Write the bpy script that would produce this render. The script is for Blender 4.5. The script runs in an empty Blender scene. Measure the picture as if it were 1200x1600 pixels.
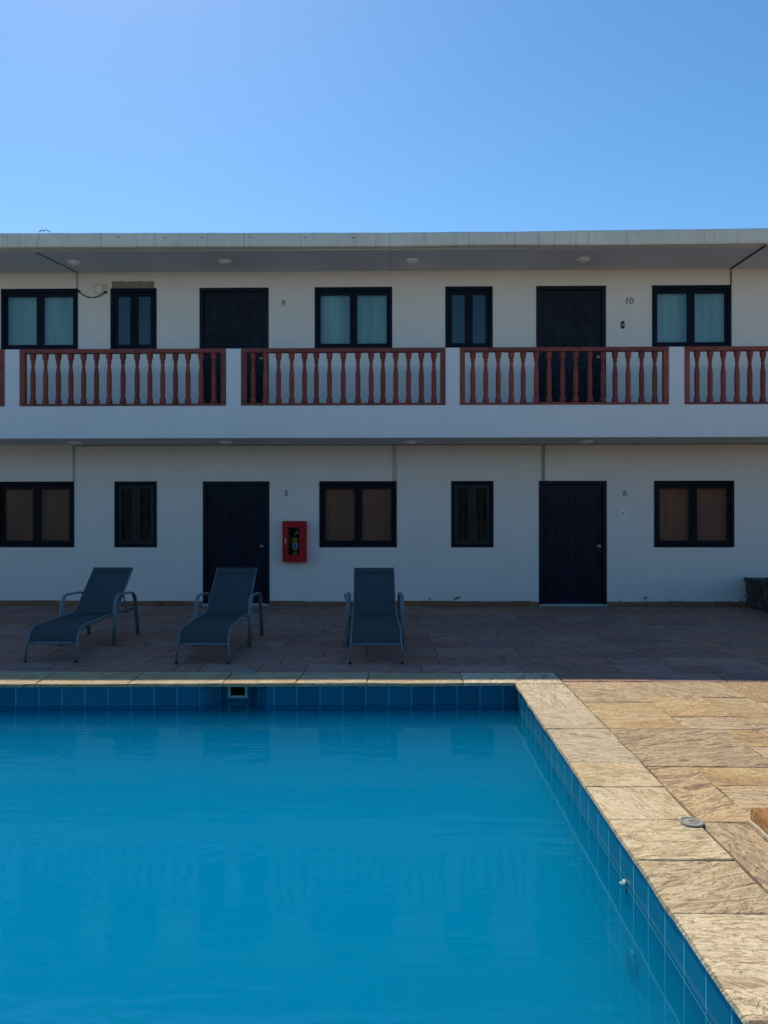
import bpy, bmesh, math, random
from mathutils import Vector, Matrix, noise
R = math.radians
scene = bpy.context.scene
col = scene.collection
random.seed(7)

# ------------------------------------------------------------ camera, sky, sun, exposure
CAM_H = 1.6
YAW = 0.95
cam_d = bpy.data.cameras.new('camera')
cam = bpy.data.objects.new('camera', cam_d); col.objects.link(cam)
cam_d.sensor_fit = 'HORIZONTAL'; cam_d.sensor_width = 36.0; cam_d.lens = 36.0
cam_d.shift_y = -0.0017
cam_d.clip_start = 0.05; cam_d.clip_end = 6000
cam.location = (0, 0, CAM_H)
cam.rotation_euler = (R(90), R(0.04), R(YAW))
scene.camera = cam

SUN_EL, SUN_AZ = 50.0, -24.2            # azimuth from +Y, negative = towards -X (left, behind the building)
world = bpy.data.worlds.new('World'); scene.world = world
world.use_nodes = True
wn = world.node_tree
for n in list(wn.nodes): wn.nodes.remove(n)
sky = wn.nodes.new('ShaderNodeTexSky'); sky.sky_type = 'NISHITA'; sky.sun_disc = False
sky.sun_elevation = R(SUN_EL); sky.sun_rotation = R(SUN_AZ)
sky.altitude = 0; sky.air_density = 1.0; sky.dust_density = 0.22; sky.ozone_density = 2.5
bg = wn.nodes.new('ShaderNodeBackground'); bg.inputs['Strength'].default_value = 0.103
wo = wn.nodes.new('ShaderNodeOutputWorld')
hs = wn.nodes.new('ShaderNodeHueSaturation'); hs.inputs['Saturation'].default_value = 1.26; hs.inputs['Hue'].default_value = 0.496
wn.links.new(sky.outputs[0], hs.inputs['Color']); wn.links.new(hs.outputs[0], bg.inputs[0]); wn.links.new(bg.outputs[0], wo.inputs[0])
s = Vector((math.sin(R(SUN_AZ))*math.cos(R(SUN_EL)), math.cos(R(SUN_AZ))*math.cos(R(SUN_EL)), math.sin(R(SUN_EL))))
ld = bpy.data.lights.new('sun', 'SUN'); ld.energy = 3.2; ld.angle = R(0.5); ld.color = (1.0, 0.92, 0.78)
sun = bpy.data.objects.new('sun', ld); col.objects.link(sun)
sun.rotation_euler = s.to_track_quat('Z', 'Y').to_euler(); sun.location = (-10, 20, 25)
scene.view_settings.view_transform = 'Standard'; scene.view_settings.look = 'None'
scene.view_settings.exposure = 0.56; scene.view_settings.gamma = 1
scene.cycles.use_denoising = True
scene.cycles.max_bounces = 8; scene.cycles.diffuse_bounces = 4; scene.cycles.glossy_bounces = 4
scene.cycles.transparent_max_bounces = 12; scene.cycles.volume_bounces = 3

# ------------------------------------------------------------ measuring helper: picture position + depth plane -> point
_c, _s = math.cos(R(YAW)), math.sin(R(YAW))
def PX(px, py, Y):
    u = (px-600)/1200; v = (798-py)/1200
    dx, dy, dz = -_s+_c*u, _c+_s*u, v
    t = Y/dy
    return Vector((dx*t, Y, CAM_H+dz*t))
def X(px, Y): return PX(px, 798, Y).x
def Z(py, Y, px=600): return PX(px, py, Y).z

# ------------------------------------------------------------ mesh builder
class MB:
    def __init__(self): self.v = []; self.f = []; self.uv = []; self.tint = []; self.sm = []
    def add(self, vs, fs, uvs=None, tint=None, smooth=False):
        b = len(self.v); self.v += [tuple(p) for p in vs]
        for i, f in enumerate(fs):
            self.f.append([b+k for k in f])
            self.uv.append(uvs[i] if uvs else [(vs[k][0], vs[k][2]) for k in f])
            self.tint.append(tint if tint else (0.5, 0.5, 0.5, 1)); self.sm.append(smooth)
        return self
    def box(self, x0, x1, y0, y1, z0, z1, bev=0.0):
        if x1 < x0: x0, x1 = x1, x0
        if y1 < y0: y0, y1 = y1, y0
        if z1 < z0: z0, z1 = z1, z0
        if bev > 0:
            b = bmesh.new(); bmesh.ops.create_cube(b, size=1)
            for v in b.verts:
                v.co = Vector(((x0+x1)/2+v.co.x*(x1-x0), (y0+y1)/2+v.co.y*(y1-y0), (z0+z1)/2+v.co.z*(z1-z0)))
            bmesh.ops.bevel(b, geom=list(b.edges), offset=bev, segments=2, affect='EDGES', profile=0.6)
            self.from_bm(b); b.free(); return self
        vs = [(x0,y0,z0),(x1,y0,z0),(x1,y1,z0),(x0,y1,z0),(x0,y0,z1),(x1,y0,z1),(x1,y1,z1),(x0,y1,z1)]
        fs = [(0,3,2,1),(4,5,6,7),(0,1,5,4),(1,2,6,5),(2,3,7,6),(3,0,4,7)]
        return self.add(vs, fs)
    def from_bm(self, b, smooth=False):
        b.verts.index_update()
        self.add([tuple(v.co) for v in b.verts], [[v.index for v in f.verts] for f in b.faces], smooth=smooth); return self
    def lathe(self, prof, c, seg=16, axis='Z', smooth=True):
        vs = []; fs = []
        for (r, h) in prof:
            for k in range(seg):
                a = 2*math.pi*k/seg; p = (r*math.cos(a), r*math.sin(a), h)
                if axis == 'Y': p = (p[0], h, p[1])
                if axis == 'X': p = (h, p[0], p[1])
                vs.append((c[0]+p[0], c[1]+p[1], c[2]+p[2]))
        n = len(prof)
        for i in range(n-1):
            for k in range(seg):
                q = [i*seg+k, i*seg+(k+1)%seg, (i+1)*seg+(k+1)%seg, (i+1)*seg+k]
                fs.append(q[::-1] if axis == 'Y' else q)
        fs.append(list(range(seg))[::-1]); fs.append([ (n-1)*seg+k for k in range(seg)])
        return self.add(vs, fs, smooth=smooth)
    def tube(self, pts, r, seg=8, rx=None):
        """tube along pts; rx gives a second radius (along X) for a flat oval section"""
        pts = [Vector(p) for p in pts]; n = len(pts); vs = []; fs = []
        up = Vector((1, 0, 0))
        for i, p in enumerate(pts):
            t = (pts[min(i+1, n-1)]-pts[max(i-1, 0)]).normalized()
            a = up - t*up.dot(t)
            if a.length < 0.1: a = Vector((0, 0, 1)) - t*t.z
            a.normalize(); b = t.cross(a)
            for k in range(seg):
                an = 2*math.pi*(k+0.5)/seg
                vs.append(tuple(p + a*math.cos(an)*(rx or r) + b*math.sin(an)*r))
        for i in range(n-1):
            for k in range(seg):
                fs.append([i*seg+k, i*seg+(k+1)%seg, (i+1)*seg+(k+1)%seg, (i+1)*seg+k])
        fs.append(list(range(seg))[::-1]); fs.append([(n-1)*seg+k for k in range(seg)])
        return self.add(vs, fs, smooth=True)
    def build(self, name, mat, parent=None, fix=False):
        off = Vector((0, 0, 0))
        if parent is not None:
            p = parent
            while p is not None: off += Vector(p.location); p = p.parent
        me = bpy.data.meshes.new(name)
        me.from_pydata([(a-off.x, b-off.y, c-off.z) for a, b, c in self.v], [], self.f)
        me.uv_layers.new(name='UVMap'); me.color_attributes.new('tint', 'FLOAT_COLOR', 'CORNER')
        uvl = me.uv_layers['UVMap']; ca = me.color_attributes['tint']
        li = 0
        for i, f in enumerate(self.f):
            for k in range(len(f)):
                uvl.data[li].uv = self.uv[i][k]; ca.data[li].color = self.tint[i]; li += 1
        for i, p in enumerate(me.polygons): p.use_smooth = self.sm[i]
        if fix:
            b = bmesh.new(); b.from_mesh(me); bmesh.ops.remove_doubles(b, verts=b.verts, dist=1e-5)
            bmesh.ops.recalc_face_normals(b, faces=b.faces); b.to_mesh(me); b.free()
        me.materials.append(mat)
        o = bpy.data.objects.new(name, me); col.objects.link(o)
        if parent is not None: o.parent = parent
        return o
def arc(p0, p1, p2, n=6):
    """quadratic bend from p0 to p2 round the corner p1"""
    p0, p1, p2 = Vector(p0), Vector(p1), Vector(p2)
    return [((1-t)**2)*p0 + 2*t*(1-t)*p1 + t*t*p2 for t in [k/n for k in range(n+1)]]
def empty(name, loc, label, cat, group=None):
    o = bpy.data.objects.new(name, None); col.objects.link(o); o.location = loc
    o.empty_display_size = 0.2
    return tag(o, label, cat, group)
def tag(o, label, cat, group=None):
    o['label'] = label; o['category'] = cat
    if group: o['group'] = group
    return o
def struct(o): o['kind'] = 'structure'; return o

# ------------------------------------------------------------ materials
class NT:
    def __init__(self, name):
        self.m = bpy.data.materials.new(name); self.m.use_nodes = True
        self.t = self.m.node_tree; self.n = self.t.nodes; self.l = self.t.links
        self.b = self.n['Principled BSDF']; self.out = self.n['Material Output']
    def node(self, typ, **kw):
        n = self.n.new(typ)
        for k, v in kw.items(): setattr(n, k, v)
        return n
    def link(self, a, b): self.l.new(a, b)
    def coord(self, kind='Object', scale=(1,1,1), rot=(0,0,0)):
        tc = self.node('ShaderNodeTexCoord'); mp = self.node('ShaderNodeMapping')
        mp.inputs['Scale'].default_value = scale; mp.inputs['Rotation'].default_value = rot
        self.link(tc.outputs[kind], mp.inputs['Vector']); return mp.outputs[0]
    def noise(self, vec, scale, detail=4, rough=0.55, dist=0.0):
        n = self.node('ShaderNodeTexNoise'); n.inputs['Scale'].default_value = scale
        n.inputs['Detail'].default_value = detail; n.inputs['Roughness'].default_value = rough
        n.inputs['Distortion'].default_value = dist
        if vec is not None: self.link(vec, n.inputs['Vector'])
        return n.outputs['Fac']
    def ramp(self, fac, stops):
        r = self.node('ShaderNodeValToRGB'); e = r.color_ramp.elements
        while len(e) < len(stops): e.new(0.5)
        for i, (p, c) in enumerate(stops):
            e[i].position = p; e[i].color = (*c, 1) if len(c) == 3 else c
        self.link(fac, r.inputs[0]); return r.outputs[0]
    def math(self, op, a, b=None, c=None, clamp=False):
        m = self.node('ShaderNodeMath', operation=op); m.use_clamp = clamp
        for i, x in enumerate((a, b, c)):
            if x is None: continue
            if isinstance(x, (int, float)): m.inputs[i].default_value = x
            else: self.link(x, m.inputs[i])
        return m.outputs[0]
    def mix(self, fac, a, b, typ='MIX'):
        m = self.node('ShaderNodeMix', data_type='RGBA', blend_type=typ)
        for idx, x in ((0, fac), (6, a), (7, b)):
            if isinstance(x, (int, float)): m.inputs[idx].default_value = x
            elif isinstance(x, tuple): m.inputs[idx].default_value = (*x, 1)
            else: self.link(x, m.inputs[idx])
        return m.outputs[2]
    def bump(self, h, strength=0.3, dist=0.01, prev=None):
        b = self.node('ShaderNodeBump'); b.inputs['Strength'].default_value = strength
        b.inputs['Distance'].default_value = dist; self.link(h, b.inputs['Height'])
        if prev is not None: self.link(prev, b.inputs['Normal'])
        return b.outputs[0]
    def set(self, color=None, rough=None, metal=None, normal=None, spec=None):
        b = self.b
        for key, x in (('Base Color', color), ('Roughness', rough), ('Metallic', metal), ('Normal', normal), ('Specular IOR Level', spec)):
            if x is None: continue
            if isinstance(x, tuple): b.inputs[key].default_value = (*x, 1)
            elif isinstance(x, (int, float)): b.inputs[key].default_value = x
            else: self.link(x, b.inputs[key])
        return self.m

def plaster(name, base, dirt, bumpk=0.35, low_dirt=False, drips=False, amt=0.35, specks=False):
    t = NT(name); v = t.coord()
    big = t.noise(v, 0.9, 5, 0.6); mid = t.noise(v, 5, 5, 0.65); fine = t.noise(v, 70, 3, 0.6)
    c = t.mix(t.ramp(big, [(0.35, (0,0,0)), (0.75, (amt,)*3)]), base, dirt)
    c = t.mix(t.ramp(mid, [(0.5, (0,0,0)), (0.8, (amt*0.7,)*3)]), c, dirt)
    if drips:
        dv = t.coord(scale=(14, 2, 0.9)); dn = t.noise(dv, 1.0, 5, 0.7)
        c = t.mix(t.ramp(dn, [(0.55, (0,0,0)), (0.78, (0.55,)*3)]), c, (0.17, 0.15, 0.12))
        sp = t.noise(t.coord(scale=(3, 3, 8)), 4, 6, 0.75)
        c = t.mix(t.ramp(sp, [(0.66, (0,0,0)), (0.74, (0.6,)*3)]), c, (0.14, 0.12, 0.1))
    if low_dirt:
        tc = t.node('ShaderNodeTexCoord'); sx = t.node('ShaderNodeSeparateXYZ'); t.link(tc.outputs['Object'], sx.inputs[0])
        low = t.math('SUBTRACT', 1.0, t.math('DIVIDE', sx.outputs[2], 0.34), clamp=True)
        pn = t.noise(t.coord(scale=(1, 1, 1.4)), 3.2, 5, 0.6)
        msk = t.math('MULTIPLY', t.ramp(pn, [(0.635, (0,0,0)), (0.655, (1,1,1))]), t.ramp(low, [(0.25, (0,0,0)), (0.5, (1,1,1))]))
        c = t.mix(t.math('MULTIPLY', msk, 0.8), c, (0.12, 0.10, 0.085))
    if specks or low_dirt:
        sp = t.noise(t.coord(scale=(1.6, 1, 0.7)), 9, 3, 0.55)
        c = t.mix(t.ramp(sp, [(0.735, (0,0,0)), (0.755, (0.55,)*3)]), c, (0.22, 0.20, 0.18))
        dn = t.noise(t.coord(scale=(7, 2, 0.5)), 1.0, 5, 0.7)
        c = t.mix(t.ramp(dn, [(0.55, (0,0,0)), (0.8, (0.09,)*3)]), c, (0.40, 0.37, 0.33))
    h = t.math('ADD', t.math('MULTIPLY', fine, 0.5), mid)
    return t.set(c, 0.85, normal=t.bump(h, bumpk, 0.012), spec=0.25)

def painted(name, base, rough=0.5, var=0.15, metal=0.0, bump=0.05, scale=30, spec=0.4):
    t = NT(name); v = t.coord(); n1 = t.noise(v, scale, 4, 0.6); n0 = t.noise(v, 3, 4, 0.6)
    k = tuple(x*(1-var) for x in base); g = tuple(min(1, x*(1+var)+0.004) for x in base)
    c = t.mix(t.ramp(n0, [(0.35, (0,0,0)), (0.7, (1,1,1))]), k, g)
    r = t.math('ADD', t.math('MULTIPLY', n1, 0.25), rough-0.12)
    return t.set(c, r, metal, t.bump(n1, bump, 0.004), spec)

def stone(name, cols, bumpk=0.6, vein=(0.13, 0.10, 0.075), streak=1.0):
    """riven sandstone: terraced relief with thin dark ledges, directional bands, per-slab tint"""
    t = NT(name)
    uv = t.node('ShaderNodeUVMap', uv_map='UVMap')
    at = t.node('ShaderNodeAttribute', attribute_name='tint')
    def mp(sc):
        m = t.node('ShaderNodeMapping'); m.inputs['Scale'].default_value = sc; t.link(uv.outputs[0], m.inputs['Vector']); return m.outputs[0]
    warp = t.noise(mp((1.1, 1.9, 1)), 1.6, 4, 0.55, 0.4)
    band_v = t.noise(mp((1.0, 4.0*streak, 1)), 1.9, 9, 0.64, 2.4)
    terr = t.noise(mp((1.0, 2.2, 1)), 1.7, 8, 0.60, 2.2)
    steps = t.math('MULTIPLY', terr, 11.0)
    fr = t.math('FRACT', steps); fl = t.math('FLOOR', steps)
    smooth = t.node('ShaderNodeMapRange'); smooth.interpolation_type = 'SMOOTHSTEP'
    t.link(fr, smooth.inputs[0]); smooth.inputs[1].default_value = 0.80; smooth.inputs[2].default_value = 1.0
    terrace = t.math('DIVIDE', t.math('ADD', fl, smooth.outputs[0]), 11.0)
    fine = t.noise(mp((15, 24, 1)), 3.0, 6, 0.7)
    grit = t.noise(mp((1, 1, 1)), 170, 2, 0.6)
    sep = t.node('ShaderNodeSeparateColor'); t.link(at.outputs['Color'], sep.inputs[0])
    base = t.ramp(band_v, [(0.33, cols[0]), (0.42, cols[1]), (0.50, cols[2]), (0.56, cols[1]), (0.64, cols[3]), (0.70, cols[2])])
    alt = t.ramp(warp, [(0.34, cols[1]), (0.46, cols[4]), (0.56, cols[2]), (0.70, cols[5])])
    c = t.mix(t.math('MULTIPLY', sep.outputs[1], 0.75), base, alt)
    # dark line along each terrace edge
    edge = t.ramp(fr, [(0.82, (0,0,0)), (0.93, (1,1,1)), (0.985, (0.2,0.2,0.2))])
    c = t.mix(t.math('MULTIPLY', edge, 0.62), c, vein)
    ft = t.ramp(fine, [(0.3, (0.68,)*3), (0.47, (0.98,)*3), (0.68, (1.22,)*3)])
    c = t.mix(0.85, c, ft, 'MULTIPLY')
    gt = t.ramp(grit, [(0.3, (0.85,)*3), (0.7, (1.12,)*3)])
    c = t.mix(0.8, c, gt, 'MULTIPLY')
    val = t.math('ADD', t.math('MULTIPLY', sep.outputs[0], 0.26), 0.84)
    hv = t.node('ShaderNodeHueSaturation'); t.link(c, hv.inputs['Color']); t.link(val, hv.inputs['Value'])
    t.link(t.math('ADD', t.math('MULTIPLY', sep.outputs[2], 0.22), 0.93), hv.inputs['Saturation'])
    h = t.math('ADD', t.math('MULTIPLY', terrace, 1.3), t.math('MULTIPLY', band_v, 0.45))
    h = t.math('ADD', h, t.math('MULTIPLY', fine, 0.07))
    nb = t.bump(h, min(1, bumpk*1.3), 0.05)
    nb = t.bump(grit, 0.25, 0.003, nb)
    return t.set(hv.outputs[0], 0.82, normal=nb, spec=0.3)

M = {}
M['wall'] = plaster('wall_plaster', (0.81, 0.745, 0.69), (0.68, 0.62, 0.57), 0.4, low_dirt=True, amt=0.3)
M['beam'] = plaster('balcony_plaster', (0.78, 0.76, 0.75), (0.62, 0.60, 0.58), 0.4, specks=True, amt=0.3)
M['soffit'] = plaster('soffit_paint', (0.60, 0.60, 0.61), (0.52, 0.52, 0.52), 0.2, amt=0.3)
M['fascia'] = plaster('fascia_concrete', (0.82, 0.765, 0.66), (0.56, 0.50, 0.41), 0.7, drips=True, amt=0.55)
M['patch'] = plaster('bare_cement', (0.27, 0.235, 0.20), (0.2, 0.17, 0.15), 0.8)
M['navy'] = painted('navy_paint', (0.004, 0.010, 0.026), 0.6, 0.25, bump=0.12, spec=0.12)
M['door'] = painted('door_paint', (0.003, 0.006, 0.018), 0.5, 0.3, bump=0.15, spec=0.22)
M['darkwood'] = painted('black_window_paint', (0.004, 0.007, 0.012), 0.6, 0.25, bump=0.12, spec=0.14)
M['chrome'] = painted('brushed_steel', (0.62, 0.6, 0.55), 0.3, 0.1, 0.9)
M['brass'] = painted('tarnished_brass', (0.22, 0.21, 0.18), 0.5, 0.3, 0.4)
M['white_plastic'] = painted('white_plastic', (0.88, 0.88, 0.86), 0.4, 0.08)
M['conduit'] = painted('grey_conduit', (0.42, 0.42, 0.40), 0.5, 0.15)
M['conduit_tan'] = painted('tan_conduit', (0.40, 0.31, 0.18), 0.6, 0.3)
M['lamp'] = painted('lamp_glass', (0.80, 0.82, 0.80), 0.3, 0.06)
M['shutter'] = painted('grey_black_paint', (0.012, 0.016, 0.020), 0.5, 0.25, bump=0.12, spec=0.3)
M['black'] = painted('black_plastic', (0.012, 0.012, 0.013), 0.4, 0.2)
M['cable'] = painted('black_cable', (0.02, 0.02, 0.02), 0.6, 0.2)
M['red'] = painted('red_enamel', (0.42, 0.003, 0.018), 0.45, 0.12, spec=0.25)
M['red_bottle'] = painted('extinguisher_red', (0.22, 0.006, 0.012), 0.3, 0.1)
M['yellow'] = painted('yellow_label', (0.75, 0.48, 0.04), 0.5, 0.1)
M['label'] = painted('pale_label', (0.62, 0.66, 0.75), 0.5, 0.1)
M['alu'] = painted('grey_blue_powder_coat', (0.13, 0.19, 0.23), 0.38, 0.15, 0.25, bump=0.04)
M['rubber'] = painted('dark_rubber', (0.012, 0.012, 0.014), 0.7, 0.2)
M['pvc'] = painted('aged_white_pvc', (0.46, 0.62, 0.52), 0.4, 0.12)
M['dark_hole'] = painted('dark_cavity', (0.01, 0.01, 0.01), 0.8, 0.2)
M['lid'] = painted('grey_lid', (0.26, 0.25, 0.21), 0.7, 0.25, bump=0.3)

def m_wood():
    t = NT('rail_varnish'); v = t.coord(scale=(1, 1, 1)); n = t.noise(v, 6, 5, 0.65); f = t.noise(t.coord(scale=(40, 40, 5)), 2, 4, 0.6)
    oi = t.node('ShaderNodeObjectInfo')
    c = t.mix(t.ramp(n, [(0.35, (0,0,0)), (0.7, (1,1,1))]), (0.17, 0.024, 0.016), (0.29, 0.052, 0.032))
    c = t.mix(t.ramp(f, [(0.6, (0,0,0)), (0.85, (0.6,)*3)]), c, (0.21, 0.12, 0.085))
    hv = t.node('ShaderNodeHueSaturation'); t.link(c, hv.inputs['Color'])
    t.link(t.math('ADD', t.math('MULTIPLY', oi.outputs['Random'], 0.5), 0.75), hv.inputs['Value'])
    return t.set(hv.outputs[0], 0.55, normal=t.bump(f, 0.2, 0.004))
M['wood'] = m_wood()
def m_balfoot():
    return None
def m_sling():
    t = NT('mesh_sling_fabric'); v = t.coord()
    w1 = t.node('ShaderNodeTexWave'); w1.inputs['Scale'].default_value = 60; w1.bands_direction = 'X'; t.link(v, w1.inputs['Vector'])
    w2 = t.node('ShaderNodeTexWave'); w2.inputs['Scale'].default_value = 60; w2.bands_direction = 'Y'; t.link(v, w2.inputs['Vector'])
    wv = t.math('MULTIPLY', w1.outputs['Fac'], w2.outputs['Fac']); n = t.noise(v, 4, 4, 0.6)
    c = t.mix(t.math('ADD', t.math('MULTIPLY', wv, 0.35), t.math('MULTIPLY', n, 0.6)), (0.033, 0.046, 0.049), (0.072, 0.092, 0.098))
    return t.set(c, 0.75, normal=t.bump(wv, 0.25, 0.002), spec=0.25)
M['sling'] = m_sling()
def m_curtain(name, a, b):
    t = NT(name); f = t.noise(t.coord(scale=(3.2, 1, 0.2)), 1.6, 3, 0.5); n = t.noise(t.coord(), 120, 2, 0.5)
    c = t.mix(t.ramp(f, [(0.3, (0,0,0)), (0.7, (1,1,1))]), a, b)
    return t.set(c, 0.95, normal=t.bump(n, 0.2, 0.003), spec=0.1)
M['curtain_pale'] = m_curtain('pale_curtain', (0.24, 0.42, 0.46), (0.48, 0.66, 0.66))
M['curtain_brown'] = m_curtain('brown_curtain', (0.50, 0.175, 0.125), (0.62, 0.23, 0.165))
M['curtain_dark'] = m_curtain('dark_blue_curtain', (0.012, 0.045, 0.075), (0.02, 0.07, 0.10))
M['curtain_black'] = m_curtain('near_black_curtain', (0.035, 0.03, 0.035), (0.05, 0.042, 0.045))
def m_glass(name, k=1.0):
    t = NT(name); fr = t.node('ShaderNodeFresnel'); fr.inputs[0].default_value = 1.45
    tr = t.node('ShaderNodeBsdfTransparent'); tr.inputs[0].default_value = (0.86, 0.92, 0.92, 1)
    gl = t.node('ShaderNodeBsdfGlossy'); gl.inputs['Roughness'].default_value = 0.02
    mx = t.node('ShaderNodeMixShader'); t.link(fr.outputs[0], mx.inputs[0]); t.link(tr.outputs[0], mx.inputs[1]); t.link(gl.outputs[0], mx.inputs[2])
    t.link(mx.outputs[0], t.out.inputs['Surface']); return t.m
M['glass'] = m_glass('window_glass')
def m_tile():
    t = NT('blue_pool_tile'); uv = t.node('ShaderNodeUVMap', uv_map='UVMap')
    br = t.node('ShaderNodeTexBrick'); br.offset = 0.0; br.squash = 1.0
    br.inputs['Scale'].default_value = 1.0; br.inputs['Brick Width'].default_value = 0.213; br.inputs['Row Height'].default_value = 0.2
    br.inputs['Mortar Size'].default_value = 0.004; br.inputs['Mortar Smooth'].default_value = 0.1; br.inputs['Bias'].default_value = 0.0
    br.inputs['Color1'].default_value = (0.001, 0.095, 0.175, 1); br.inputs['Color2'].default_value = (0.002, 0.135, 0.235, 1)
    br.inputs['Mortar'].default_value = (0.06, 0.42, 0.52, 1); t.link(uv.outputs[0], br.inputs['Vector'])
    n = t.noise(t.coord(), 9, 4, 0.6)
    c = t.mix(t.math('MULTIPLY', t.ramp(n, [(0.45, (0,0,0)), (0.8, (1,1,1))]), 0.35), br.outputs['Color'], (0.02, 0.16, 0.24))
    tc = t.node('ShaderNodeTexCoord'); sx = t.node('ShaderNodeSeparateXYZ'); t.link(tc.outputs['Object'], sx.inputs[0])
    zz = t.math('ADD', sx.outputs[2], t.math('MULTIPLY', t.noise(t.coord(scale=(3, 3, 1)), 6, 4, 0.6), 0.03))
    band = t.ramp(t.math('MULTIPLY', t.math('ABSOLUTE', t.math('ADD', zz, 0.183)), 10.0), [(0.0, (1,1,1)), (0.12, (0.5,)*3), (0.22, (0,0,0))])
    c = t.mix(t.math('MULTIPLY', band, 0.10), c, (0.35, 0.42, 0.38))
    return t.set(c, t.math('ADD', t.math('MULTIPLY', br.outputs['Fac'], 0.5), 0.25), normal=t.bump(t.math('SUBTRACT', 1.0, br.outputs['Fac']), 0.3, 0.004), spec=0.4)
M['tile'] = m_tile()
M['mortar_bed'] = plaster('green_stained_mortar', (0.10, 0.19, 0.15), (0.05, 0.12, 0.10), 0.6)  # shade and green reflection under the lip put into the mortar colour
def m_water():
    t = NT('pool_water'); v = t.coord()
    n1 = t.noise(t.coord(scale=(1.0, 2.1, 1)), 1.3, 3, 0.5, 0.5); n2 = t.noise(t.coord(scale=(1.0, 1.7, 1)), 5.0, 3, 0.5, 0.3)
    h = t.math('ADD', n1, t.math('MULTIPLY', n2, 0.14)); nb = t.bump(h, 0.11, 0.06)
    fr = t.node('ShaderNodeFresnel'); fr.inputs[0].default_value = 1.33; t.link(nb, fr.inputs['Normal'])
    tr = t.node('ShaderNodeBsdfTransparent'); tr.inputs[0].default_value = (0.90, 0.97, 1, 1)
    gl = t.node('ShaderNodeBsdfGlossy'); gl.inputs['Roughness'].default_value = 0.05; gl.inputs[0].default_value = (0.40, 0.66, 0.93, 1); t.link(nb, gl.inputs['Normal'])
    mx = t.node('ShaderNodeMixShader'); t.link(fr.outputs[0], mx.inputs[0]); t.link(tr.outputs[0], mx.inputs[1]); t.link(gl.outputs[0], mx.inputs[2])
    t.link(mx.outputs[0], t.out.inputs['Surface'])
    pv = t.node('ShaderNodeVolumePrincipled'); pv.inputs['Color'].default_value = WATER_COL; pv.inputs['Density'].default_value = WATER_DEN
    pv.inputs['Anisotropy'].default_value = 0.0; pv.inputs['Absorption Color'].default_value = WATER_ABS
    t.link(pv.outputs[0], t.out.inputs['Volume']); return t.m
WATER_COL = (0.0, 0.435, 0.70, 1); WATER_DEN = 1.3; WATER_ABS = (0.0, 0.32, 0.55, 1)
M['water'] = m_water()
SC = [(0.20, 0.155, 0.105), (0.38, 0.30, 0.19), (0.50, 0.42, 0.28), (0.30, 0.27, 0.21), (0.42, 0.27, 0.13), (0.33, 0.30, 0.24)]
M['coping'] = stone('coping_sandstone', [(0.25, 0.17, 0.10), (0.54, 0.405, 0.245), (0.69, 0.55, 0.36), (0.43, 0.32, 0.20), (0.57, 0.41, 0.23), (0.48, 0.375, 0.245)], 0.55)
M['paving'] = stone('patio_sandstone', [(0.17, 0.105, 0.072), (0.39, 0.26, 0.16), (0.61, 0.455, 0.255), (0.35, 0.25, 0.15), (0.52, 0.335, 0.165), (0.47, 0.34, 0.195)], 0.6)
M['patio'] = stone('reddish_patio_sandstone', [(0.12, 0.058, 0.052), (0.32, 0.165, 0.135), (0.46, 0.265, 0.20), (0.22, 0.125, 0.115), (0.43, 0.20, 0.125), (0.29, 0.155, 0.145)], 0.6)  # darker, redder copy: the building's shade is put into the flag colour
M['joint'] = plaster('joint_mortar', (0.20, 0.155, 0.10), (0.09, 0.07, 0.05), 0.9, amt=0.9)
M['skirting'] = stone('skirting_stone', [(0.14, 0.07, 0.045), (0.27, 0.13, 0.08), (0.34, 0.18, 0.11), (0.2, 0.115, 0.08), (0.33, 0.14, 0.07), (0.24, 0.14, 0.10)], 0.4)
M['earth'] = plaster('dry_earth', (0.30, 0.235, 0.16), (0.2, 0.155, 0.10), 0.8, amt=0.8)
def m_rock(name, a, b, c3, sc=9, bk=1.0):
    t = NT(name); v = t.coord(); n = t.noise(v, sc, 8, 0.7, 0.6); f = t.noise(v, sc*6, 5, 0.65)
    c = t.ramp(n, [(0.3, a), (0.5, b), (0.72, c3)])
    return t.set(c, 0.9, normal=t.bump(t.math('ADD', n, t.math('MULTIPLY', f, 0.3)), bk, 0.03), spec=0.2)
M['rock'] = m_rock('rough_grey_stone', (0.05, 0.045, 0.04), (0.20, 0.18, 0.15), (0.34, 0.31, 0.26))
M['hedge_stone'] = m_rock('dark_rubble_stone', (0.02, 0.02, 0.018), (0.07, 0.065, 0.055), (0.15, 0.13, 0.11), 7)
M['rust'] = m_rock('weathered_orange_paint', (0.26, 0.10, 0.035), (0.38, 0.17, 0.06), (0.62, 0.50, 0.36), 14, 0.8)
M['rust_edge'] = m_rock('worn_pale_edge', (0.30, 0.22, 0.15), (0.55, 0.44, 0.30), (0.62, 0.54, 0.42), 14, 0.6)

# ------------------------------------------------------------ the setting: pool, coping, paving, ground
PXR = 1.10                                            # right lip of the pool
def back_lip(x): return 7.17 + (x-1.10)*0.0272
POOL_L, POOL_N = -9.0, 0.9                            # left and near edges (outside the picture)
WATER = -0.21
FACE = 12.92                                          # ground floor and upper floor wall plane
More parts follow.
